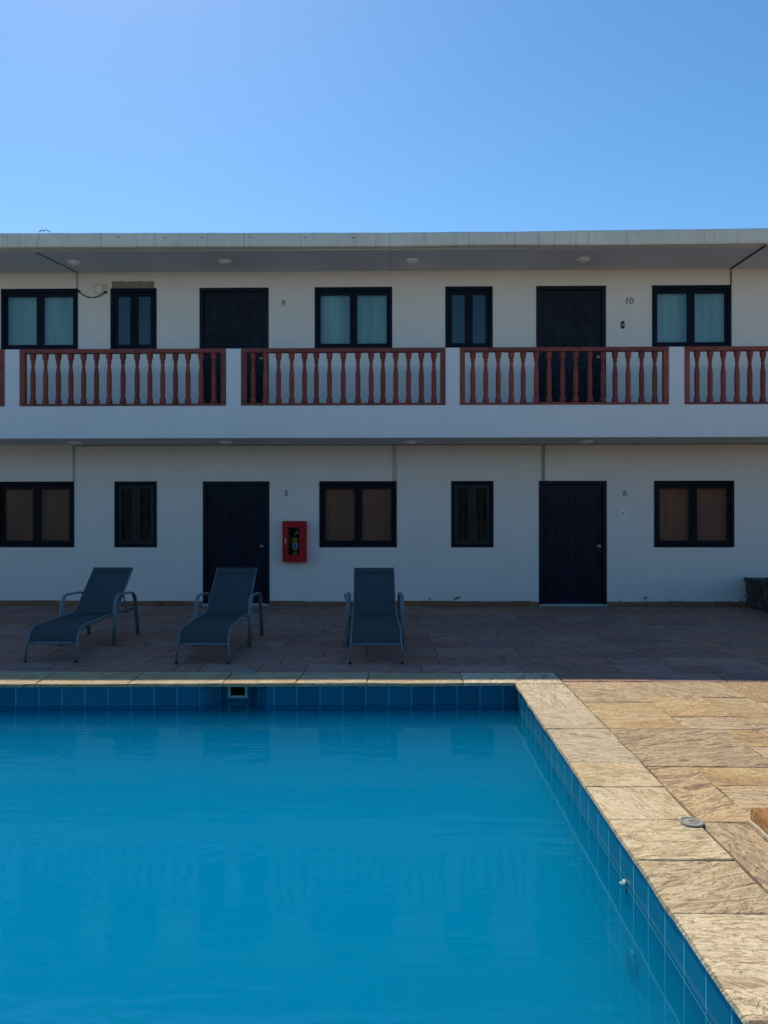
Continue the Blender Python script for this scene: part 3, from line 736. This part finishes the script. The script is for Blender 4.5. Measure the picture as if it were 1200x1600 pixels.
# door bell and switch plate
p = PX(973, 508, FACE); t = empty('doorbell', p, 'black doorbell with a pale button below the number 10', 'doorbell')
m_ = MB(); vs = []; seg = 10; hw, hh = 0.028, 0.036
ring_ = [(hw*math.cos(a), hh+hw*math.sin(a)) for a in [math.pi*k_/seg for k_ in range(seg+1)]]+[(hw*math.cos(a), -hh+hw*math.sin(a)) for a in [math.pi+math.pi*k_/seg for k_ in range(seg+1)]]
nn = len(ring_)
vs = [(p.x+x_, p.y, p.z+z_) for x_, z_ in ring_]+[(p.x+x_, p.y-0.014, p.z+z_) for x_, z_ in ring_]+[(p.x+x_*0.8, p.y-0.019, p.z+z_*0.93) for x_, z_ in ring_]
m_.add(vs, [[i, i+nn, (i+1)%nn+nn, (i+1)%nn] for i in range(nn)]+[[i+nn, i+2*nn, (i+1)%nn+2*nn, (i+1)%nn+nn] for i in range(nn)]+[[2*nn+i for i in range(nn)]])
m_.build('housing', M['black'], t, fix=True)
m_ = MB(); m_.lathe([(0.014, -0.018), (0.013, -0.024), (0.006, -0.026)], p, 16, 'Y'); m_.build('button', M['white_plastic'], t)
p = PX(973, 802.5, FACE); t = empty('switch_plate', p, 'white wall switch plate below the door number 6', 'switch plate')
m_ = MB(); m_.box(p.x-0.043, p.x+0.043, p.y-0.010, p.y, p.z-0.068, p.z+0.068, 0.005); m_.build('plate', M['white_plastic'], t)
m_ = MB(); m_.box(p.x-0.016, p.x+0.016, p.y-0.018, p.y-0.009, p.z-0.03, p.z+0.018, 0.003); m_.build('button', M['conduit'], t)

# extinguisher cabinet
p0 = PX(441.5, 878, 12.76); p1 = PX(478, 814.5, 12.76)
cx0, cx1, cz0, cz1 = p0.x, p1.x, p0.z, p1.z; cyf, cyb = 12.76, FACE-0.001
t = empty('fire_cabinet', ((cx0+cx1)/2, FACE, cz0), 'red metal fire extinguisher cabinet with a window on the ground floor wall', 'fire cabinet')
m_ = MB(); th = 0.012
m_.box(cx0, cx0+th, cyf+.014, cyb, cz0, cz1); m_.box(cx1-th, cx1, cyf+.014, cyb, cz0, cz1); m_.box(cx0+th, cx1-th, cyf+.014, cyb, cz1-th, cz1-.0005); m_.box(cx0+th, cx1-th, cyf+.014, cyb, cz0+.0005, cz0+th)
m_.build('cabinet_box', M['red'], t)
m_ = MB(); m_.box(cx0+th, cx1-th, cyb-.012, cyb-.002, cz0+th, cz1-th); m_.build('cabinet_back', M['dark_hole'], t)
wx0, wx1 = X(450.5, 12.76), X(467.5, 12.76); wz0, wz1 = Z(867, 12.76), Z(824, 12.76)
m_ = MB()
for (a, b, c, d) in ((cx0-.004, wx0, cz0-.004, cz1+.004), (wx1, cx1+.004, cz0-.004, cz1+.004)): m_.box(a, b, cyf, cyf+.012, c, d, 0.003)
m_.box(wx0, wx1, cyf+.001, cyf+.012, cz0-.004, wz0); m_.box(wx0, wx1, cyf+.001, cyf+.012, wz1, cz1+.004)
dr = m_.build('cabinet_door', M['red'], t)
m_ = MB(); m_.box(wx0-.004, wx1+.004, cyf+.0125, cyf+.0155, wz0-.004, wz1+.004); m_.build('pane', M['glass'], dr)
m_ = MB(); hx = X(446.3, 12.76); m_.box(hx-.011, hx+.008, cyf-.010, cyf, Z(847, 12.76), Z(841, 12.76), .003); m_.box(hx-.014, hx+.012, cyf-.007, cyf, Z(850.5, 12.76), Z(848.5, 12.76), .002); m_.build('handle', M['chrome'], dr)
ex, ey, ez = X(461.5, 12.83), 12.835, Z(868, 12.83)
t = empty('fire_extinguisher', (ex, ey, ez), 'small red fire extinguisher with yellow and white labels inside the red cabinet', 'fire extinguisher')
m_ = MB(); m_.lathe([(0.035, 0.0), (0.050, 0.008), (0.052, 0.03), (0.052, 0.28), (0.046, 0.315), (0.028, 0.34), (0.018, 0.35), (0.018, 0.365)], (ex, ey, ez), 22); bt = m_.build('bottle', M['red_bottle'], t)
for (a, b, mm) in ((0.02, 0.055, 'yellow'), (0.085, 0.105, 'yellow'), (0.115, 0.215, 'label'), (0.235, 0.285, 'yellow')):
    m_ = MB(); m_.lathe([(0.0528, a), (0.0532, a+.002), (0.0532, b-.002), (0.0528, b)], (ex, ey, ez), 22); m_.build('label_band', M[mm], t)
m_ = MB(); m_.box(ex-.016, ex+.016, ey-.056, ey-.0535, ez+.145, ez+.185, .001); m_.build('printed_mark', M['navy'], t)
m_ = MB(); m_.box(ex-.010, ex+.045, ey-.01, ey+.01, ez+.365, ez+.38, .003); m_.tube([(ex-.02, ey, ez+.37), (ex+.02, ey, ez+.40), (ex+.05, ey-.01, ez+.41)], 0.006); m_.lathe([(0.014, 0), (0.014, -0.012)], (ex, ey-.018, ez+.358), 14, 'Y'); m_.build('valve', M['chrome'], t)

# junction plate outline and loose cable beside the left upper windows
p = PX(157.5, 451.5, FACE)
m_ = MB(); w2, h2 = 0.112, 0.072; th = 0.007
m_.box(p.x-w2, p.x+w2, FACE-.006, FACE, p.z+h2-th, p.z+h2, .002); m_.box(p.x-w2, p.x+w2, FACE-.006, FACE, p.z-h2, p.z-h2+th, .002)
for xx_ in (-w2, 0.035, 0.06, w2-th): m_.box(p.x+xx_, p.x+xx_+th, FACE-.0055, FACE, p.z-h2+th, p.z+h2-th, .001)
tag(m_.build('junction_plate', M['patch']), 'pale electrical junction plate left of the upper narrow window with bare cement', 'junction plate')
q0, q1, q2 = PX(124, 455, FACE-.02), PX(141, 468, FACE-.03), PX(165, 456, FACE-.02)
m_ = MB(); m_.tube(arc(q0, q1+Vector((0, 0, -0.06)), q2, 12), 0.0085, 8); m_.lathe([(0.022, -0.02), (0.024, 0.0)], (q0.x-.01, FACE-.002, q0.z+.005), 10, 'Y'); m_.lathe([(0.02, -0.02), (0.022, 0.0)], (q2.x, FACE-.006, q2.z), 10, 'Y')
tag(m_.build('loose_cable', M['cable']), 'black cable sagging between the leftmost upper window and the junction plate', 'cable')
# conduits
def conduit(pts, r, mat, label, grp=None):
    m_ = MB(); m_.tube(pts, r, 8); return tag(m_.build('conduit', mat), label, 'conduit', grp)
yc = FACE-0.012
def V3(px_, z, Y=yc): return Vector((X(px_, Y), Y, z))
conduit([V3(120.5, SOFF-.02), V3(120.5, UT+.0)], 0.011, M['conduit'], 'pale vertical conduit above the leftmost upper window')
conduit([Vector((X(58, 11.9), 11.9, SOFF-.012)), Vector((X(120.5, 12.88), 12.88, SOFF-.012))], 0.007, M['cable'], 'thin dark cable running slantwise over the left roof soffit')
conduit([V3(1142.5, SOFF-.02), V3(1142.5, UT)], 0.009, M['cable'], 'thin dark vertical cable above the rightmost upper window')
conduit([Vector((X(1197, 11.76), 11.76, SOFF-.016)), Vector((X(1142.5, 12.88), 12.88, SOFF-.016))], 0.013, M['cable'], 'dark cable running slantwise over the right roof soffit')
conduit([V3(115, CEIL1-.03), V3(115, LT)], 0.012, M['conduit'], 'vertical conduit down to the leftmost brown window')
conduit([V3(614.5, CEIL1-.03), V3(614.5, LT)], 0.006, M['conduit'], 'left one of two thin conduits above the middle brown window')
conduit([V3(618.5, CEIL1-.03), V3(618.5, LT)], 0.006, M['conduit'], 'right one of two thin conduits above the middle brown window')
conduit([V3(847.5, CEIL1-.03), V3(847.5, LT)], 0.007, M['conduit'], 'grey vertical conduit above the door numbered 6')
m_ = MB(); zs__ = [CEIL1-.03-(CEIL1-.03-LT)*k_/8 for k_ in range(9)]
m_.tube([V3(850.5, z_)+Vector((0.003*math.sin(i*1.7), 0, 0)) for i, z_ in enumerate(zs__)], 0.010, 8)
tag(m_.build('conduit', M['conduit_tan']), 'tan stained vertical conduit above the door numbered 6', 'conduit')
m_ = MB(); m_.tube([V3(116, CEIL1-.018), V3(1300, CEIL1-.018)], 0.012, 8)
tag(m_.build('conduit', M['conduit']), 'long horizontal conduit along the wall top under the balcony', 'conduit')
# wire curl on the roof edge
p = PX(70, 363, 11.75)
m_ = MB(); pts = [p+Vector((-0.085+0.17*t_, 0.02*math.sin(t_*9), 0.005+0.045*abs(math.sin(t_*math.pi*2.1))*(1-0.3*t_))) for t_ in [k_/16 for k_ in range(17)]]
m_.tube(pts, 0.0065, 6); tag(m_.build('roof_wire', M['cable']), 'small curl of black wire on the left roof edge', 'wire')

# ------------------------------------------------------------ pool fittings
(pa, pb) = SK
sx0, sx1 = pb[0], pa[0]; ysk = (pa[1]+pb[1])/2
t = empty('pool_skimmer', ((sx0+sx1)/2, ysk, -0.165), 'white framed pool skimmer mouth in the recess of the far tiled wall', 'skimmer')
f_ = 0.02; sz0, sz1 = -0.185, -0.030
m_ = MB(); m_.box(sx0-f_, sx0+.004, ysk-.014, ysk+.01, sz0, sz1, .003); m_.box(sx1-.004, sx1+f_, ysk-.014, ysk+.01, sz0, sz1, .003); m_.box(sx0+.004, sx1-.004, ysk-.013, ysk+.01, sz0, sz0+.022, .003)
m_.build('frame', M['pvc'], t)
m_ = MB()
m_.box(sx0-.02, sx0, ysk+.011, ysk+.25, sz0, sz1); m_.box(sx1, sx1+.02, ysk+.011, ysk+.25, sz0, sz1); m_.box(sx0, sx1, ysk+.23, ysk+.25, sz0, sz1)
m_.build('throat', M['dark_hole'], t)
m_ = MB(); m_.box(sx0, sx1, ysk+.011, ysk+.23, sz0, sz0+.012); m_.build('weir', M['lid'], t)
t = empty('water_inlet', (PXR+o, 3.78, -0.24), 'small pale round water inlet on the right pool wall at the waterline', 'inlet')
c_ = (PXR+o-.001, 3.78, -0.235)
m_ = MB(); m_.lathe([(0.027, 0.0), (0.027, -0.007), (0.019, -0.010), (0.017, -0.024), (0.010, -0.024)], c_, 20, 'X'); m_.build('fitting', M['pvc'], t)
m_ = MB(); m_.lathe([(0.007, -0.021), (0.006, -0.027)], c_, 12, 'X'); m_.build('nozzle', M['dark_hole'], t)
t = empty('pool_lamp', (PXR+o, 3.66, -0.55), 'dim round underwater lamp on the right pool wall', 'pool lamp')
c_ = (PXR+o-.001, 3.66, -0.56)
m_ = MB(); m_.lathe([(0.08, 0.0), (0.078, -0.01), (0.065, -0.015)], c_, 24, 'X'); m_.build('rim', M['tile'], t)
m_ = MB(); m_.lathe([(0.065, -0.013), (0.05, -0.018), (0.02, -0.019)], c_, 24, 'X'); m_.build('lens', M['black'], t)
# round lids
pp = PX(1080.5, 1286.5, 1); sc_ = CAM_H/(CAM_H-pp.z); lx, ly = pp.x*sc_, sc_
t = empty('drain_lid', (lx, ly, 0), 'round grey drain lid in the sunlit coping joint', 'drain lid')
m_ = MB(); m_.lathe([(0.060, -0.01), (0.060, 0.008), (0.056, 0.011), (0.050, 0.011), (0.048, 0.008), (0.034, 0.009), (0.032, 0.011), (0.004, 0.011)], (lx, ly, 0), 32); m_.build('lid_plate', M['lid'], t)
m_ = MB(); m_.box(lx-.014, lx+.014, ly-.003, ly+.003, .0105, .0125); m_.build('slot', M['dark_hole'], t)
lx, ly = X(378, 7.62), 7.6
t = empty('skimmer_lid', (lx, ly, 0), 'round pale skimmer lid in the shaded far coping', 'lid')
m_ = MB(); m_.lathe([(0.12, -0.01), (0.12, 0.006), (0.115, 0.009), (0.10, 0.008), (0.02, 0.009)], (lx, ly, 0), 36); m_.build('lid_plate', M['lid'], t)
m_ = MB(); m_.box(lx-.02, lx+.02, ly-.005, ly+.005, .0085, .0115); m_.build('slot', M['dark_hole'], t)

# ------------------------------------------------------------ sun loungers
def lounger():
    t = bpy.data.objects.new('sun_lounger', None); col.objects.link(t); t.empty_display_size = 0.2
    A = M['alu']
    # local: y = 0 at the front feet, growing towards the backrest
    for sx in (-1, 1):
        x = 0.262*sx; xf = 0.272*sx
        pts = [(xf, 0.0, 0.014), (xf*0.995, 0.038, 0.17)]
        pts += arc((x, 0.05, 0.215), (x, 0.085, 0.348), (x*0.985, 0.25, 0.352), 9)
        pts += [(x*0.975, 0.75, 0.362), (x*0.97, 1.25, 0.362), (x*0.97, 1.86, 0.345)]
        m_ = MB(); m_.tube(pts, 0.0165, 8, 0.0115); rl = m_.build('side_rail', A, t)
        m_ = MB(); m_.lathe([(0.012, 0.0), (0.016, 0.002), (0.016, 0.022)], (xf, 0.0, 0), 12); m_.build('rubber_foot', M['rubber'], rl)
        # arm: an inverted U of wide flat tube
        xa = 0.318*sx
        pts = [(xa, 0.955, 0.006), (xa, 0.985, 0.30)]
        pts += arc((xa, 1.0, 0.45), (xa, 1.012, 0.585), (xa, 1.13, 0.592), 8)
        pts += arc((xa, 1.50, 0.578), (xa, 1.66, 0.575), (xa, 1.70, 0.44), 8)
        pts += [(xa, 1.80, 0.006)]
        m_ = MB(); m_.tube(pts, 0.013, 8, 0.025); m_.build('armrest', A, t)
        m_ = MB(); m_.tube([(x*0.97, 1.02, 0.362), (xa, 1.0, 0.362)], 0.011, 8); m_.tube([(x*0.97, 1.70, 0.340), (xa, 1.722, 0.340)], 0.011, 8); m_.build('bracket', A, t)
    for (y_, z_, r_) in ((0.045, 0.195, 0.014), (0.75, 0.33, 0.012), (1.62, 0.325, 0.012), (0.43, 0.325, 0.011)):
        m_ = MB(); m_.tube([(-0.258, y_, z_), (0.258, y_, z_)], r_, 8); m_.build('crossbar', A, t)
    # seat sling, wrapping down over the curved front
    prof_ = [(0.043, 0.208), (0.052, 0.24), (0.072, 0.288), (0.112, 0.325), (0.18, 0.344), (0.28, 0.350), (0.5, 0.356), (0.75, 0.360), (1.0, 0.362), (1.215, 0.366)]
    m_ = MB(); vs = []; fs = []; NX = 8
    for j, (y_, z_) in enumerate(prof_):
        for i in range(NX+1):
            u_ = i/NX*2-1; sag = 0.018*(1-u_*u_)*min(1, j/4)
            vs.append((0.252*u_, y_, z_-sag))
    for j in range(len(prof_)-1):
        for i in range(NX): fs.append([j*(NX+1)+i, j*(NX+1)+i+1, (j+1)*(NX+1)+i+1, (j+1)*(NX+1)+i])
    b_ = len(vs); vs2 = [(a, b+.002, c-.006) for a, b, c in vs]
    m_.add(vs+vs2, fs+[[k_+b_ for k_ in f][::-1] for f in fs], smooth=True); m_.build('seat_sling', M['sling'], t)
    # backrest
    yb0, zb0, yb1, zb1 = 1.19, 0.352, 1.80, 0.862
    d = Vector((0, yb1-yb0, zb1-zb0)); L = d.length; d.normalize(); nrm = Vector((0, -d.z, d.y))
    bf = MB()
    for sx in (-1, 1):
        bf.tube([(0.249*sx, yb0, zb0-0.01), (0.249*sx, yb1, zb1)], 0.014, 8, 0.010)
    bf.tube([(-0.249, yb1, zb1-.004), (0.249, yb1, zb1-.004)], 0.012, 8)
    bf.build('back_frame', A, t)
    m_ = MB(); vs = []; fs = []; NJ = 10
    for j in range(NJ+1):
        q = Vector((0, yb0, zb0)) + d*(L*j/NJ)
        for i in range(NX+1):
            u_ = i/NX*2-1; sag = 0.022*(1-u_*u_)*math.sin(math.pi*min(1, max(0, (j+0.6)/(NJ+0.4))))
            p_ = q + Vector((0.246*u_, 0, 0)) + nrm*(0.010-sag); vs.append(tuple(p_))
    for j in range(NJ):
        for i in range(NX): fs.append([j*(NX+1)+i, j*(NX+1)+i+1, (j+1)*(NX+1)+i+1, (j+1)*(NX+1)+i])
    b_ = len(vs); vs2 = [tuple(Vector(v_)-nrm*.006) for v_ in vs]
    m_.add(vs+vs2, fs+[[k_+b_ for k_ in f][::-1] for f in fs], smooth=True); m_.build('back_sling', M['sling'], t)
    # hem band near the top of the backrest
    m_ = MB(); q = Vector((0, yb0, zb0))+d*(L*0.875); vs = []
    for i in range(NX+1):
        u_ = i/NX*2-1; sag = 0.022*(1-u_*u_)*0.36
        for k_ in (0, 1): vs.append(tuple(q+d*(0.014*k_)+Vector((0.244*u_, 0, 0))+nrm*(0.0125-sag)))
    m_.add(vs, [[2*i, 2*i+2, 2*i+3, 2*i+1] for i in range(NX)], smooth=True); m_.build('hem_seam', M['rubber'], t)
    # prop that holds the back up
    m_ = MB()
    for sx in (-1, 1): m_.tube([(0.225*sx, 1.50, 0.60), (0.225*sx, 1.66, 0.33)], 0.009, 8)
    m_.tube([(-0.225, 1.66, 0.33), (0.225, 1.66, 0.33)], 0.009, 8); m_.build('back_prop', A, t)
    return t
L0 = lounger()
spots = [(-3.655, 8.05, 0.0, 'grey blue sling sun lounger leftmost, in front of the bare wall'),
         (-2.035, 8.00, 0.3, 'grey blue sling sun lounger in front of the door numbered 5'),
         (-0.215, 8.01, 2.4, 'grey blue sling sun lounger below the middle brown window, facing straight to the pool')]
def copy_tree(ob, parent=None):
    c = ob.copy(); col.objects.link(c)
    if parent is not None: c.parent = parent
    for ch in list(ob.children): copy_tree(ch, c)
    return c
things = [L0, copy_tree(L0), copy_tree(L0)]
for t, (x_, y_, a_, lab) in zip(things, spots):
    t.location = (x_, y_, 0.002); t.rotation_euler = (0, 0, R(a_)); tag(t, lab, 'sun lounger', 'sun loungers on the shaded patio')

# ------------------------------------------------------------ right edge: painted plinth with rough stone, dark stone planter
def rough_box(x0, x1, y0, y1, z0, z1, cut, amp, fr_, seed, bev=0.02):
    b = bmesh.new(); bmesh.ops.create_cube(b, size=1)
    for v in b.verts: v.co = Vector(((x0+x1)/2+v.co.x*(x1-x0), (y0+y1)/2+v.co.y*(y1-y0), (z0+z1)/2+v.co.z*(z1-z0)))
    bmesh.ops.bevel(b, geom=list(b.edges), offset=bev, segments=2, affect='EDGES', profile=0.6)
    bmesh.ops.triangulate(b, faces=b.faces)
    for _ in range(cut):
        le = [e_ for e_ in b.edges if e_.calc_length() > 0.045]
        if not le: break
        bmesh.ops.subdivide_edges(b, edges=le, cuts=1)
        bmesh.ops.triangulate(b, faces=[f for f in b.faces if len(f.verts) > 3])
    b.normal_update()
    mv = []
    for v in b.verts:
        p_ = v.co*fr_+Vector((seed, seed*2, 0))
        dd = noise.fractal(p_, 1.0, 2.0, 4)*amp
        mv.append((v, v.normal*dd))
    for v, d_ in mv: v.co += d_
    mb = MB(); mb.from_bm(b); b.free(); return mb
t = empty('stone_plinth', (2.05, 3.62, 0), 'weathered orange painted plinth on the sunlit paving', 'plinth')
rough_box(1.785, 2.40, 3.30, 3.95, 0.0, 0.028, 4, 0.004, 9, 3, 0.006).build('base_course', M['rust_edge'], t)
rough_box(1.795, 2.385, 3.315, 3.935, 0.026, 0.092, 4, 0.003, 9, 5, 0.010).build('plinth_block', M['rust'], t)
rk = rough_box(1.87, 2.33, 3.42, 3.91, 0.088, 0.27, 5, 0.035, 5, 8, 0.06)
tag(rk.build('rough_stone', M['rock']), 'rough grey stone sitting on the orange plinth', 'stone')
t = empty('stone_planter', (6.2, 11.7, 0), 'dark rough stone planter in the shade at the far right', 'planter')
rough_box(5.80, 7.4, 11.3, 12.86, -0.01, 0.44, 5, 0.05, 5, 11, 0.05).build('planter_wall', M['hedge_stone'], t)
rough_box(5.765, 7.42, 11.26, 12.88, 0.415, 0.485, 5, 0.02, 6, 15, 0.02).build('planter_cap', M['hedge_stone'], t)

# ------------------------------------------------------------ added hedge behind the viewpoint to block low sky light and darken reflections
M['hedge'] = m_rock('hedge_leaf', (0.012, 0.018, 0.008), (0.028, 0.042, 0.018), (0.05, 0.07, 0.03), 5, 0.3)
mb = MB(); rng = random.Random(3)
for i in range(16000):
    x_ = rng.uniform(-22, 22); z_ = rng.uniform(0, 1)**0.8*(4.6+0.7*noise.noise(Vector((x_*0.5, 0, 3)))); y_ = -8+0.9*noise.noise(Vector((x_*0.8, z_*0.8, 1)))+rng.uniform(-0.35, 0.35)
    c_ = Vector((x_, y_, z_)); a_ = Vector((rng.gauss(0, 1), rng.gauss(0, 1), rng.gauss(0, 1))).normalized(); b_ = a_.cross(Vector((rng.gauss(0, 1), rng.gauss(0, 1), rng.gauss(0, 1)))).normalized()
    r_ = rng.uniform(0.10, 0.2)
    mb.add([c_-a_*r_, c_-b_*r_*0.5, c_+a_*r_, c_+b_*r_*0.5], [(0, 1, 2, 3)])
mb.box(-22, 22, -8.3, -7.7, -0.03, 3.9)
tag(mb.build('hedge', M['hedge']), 'tall green hedge closing the garden behind the viewpoint', 'hedge')
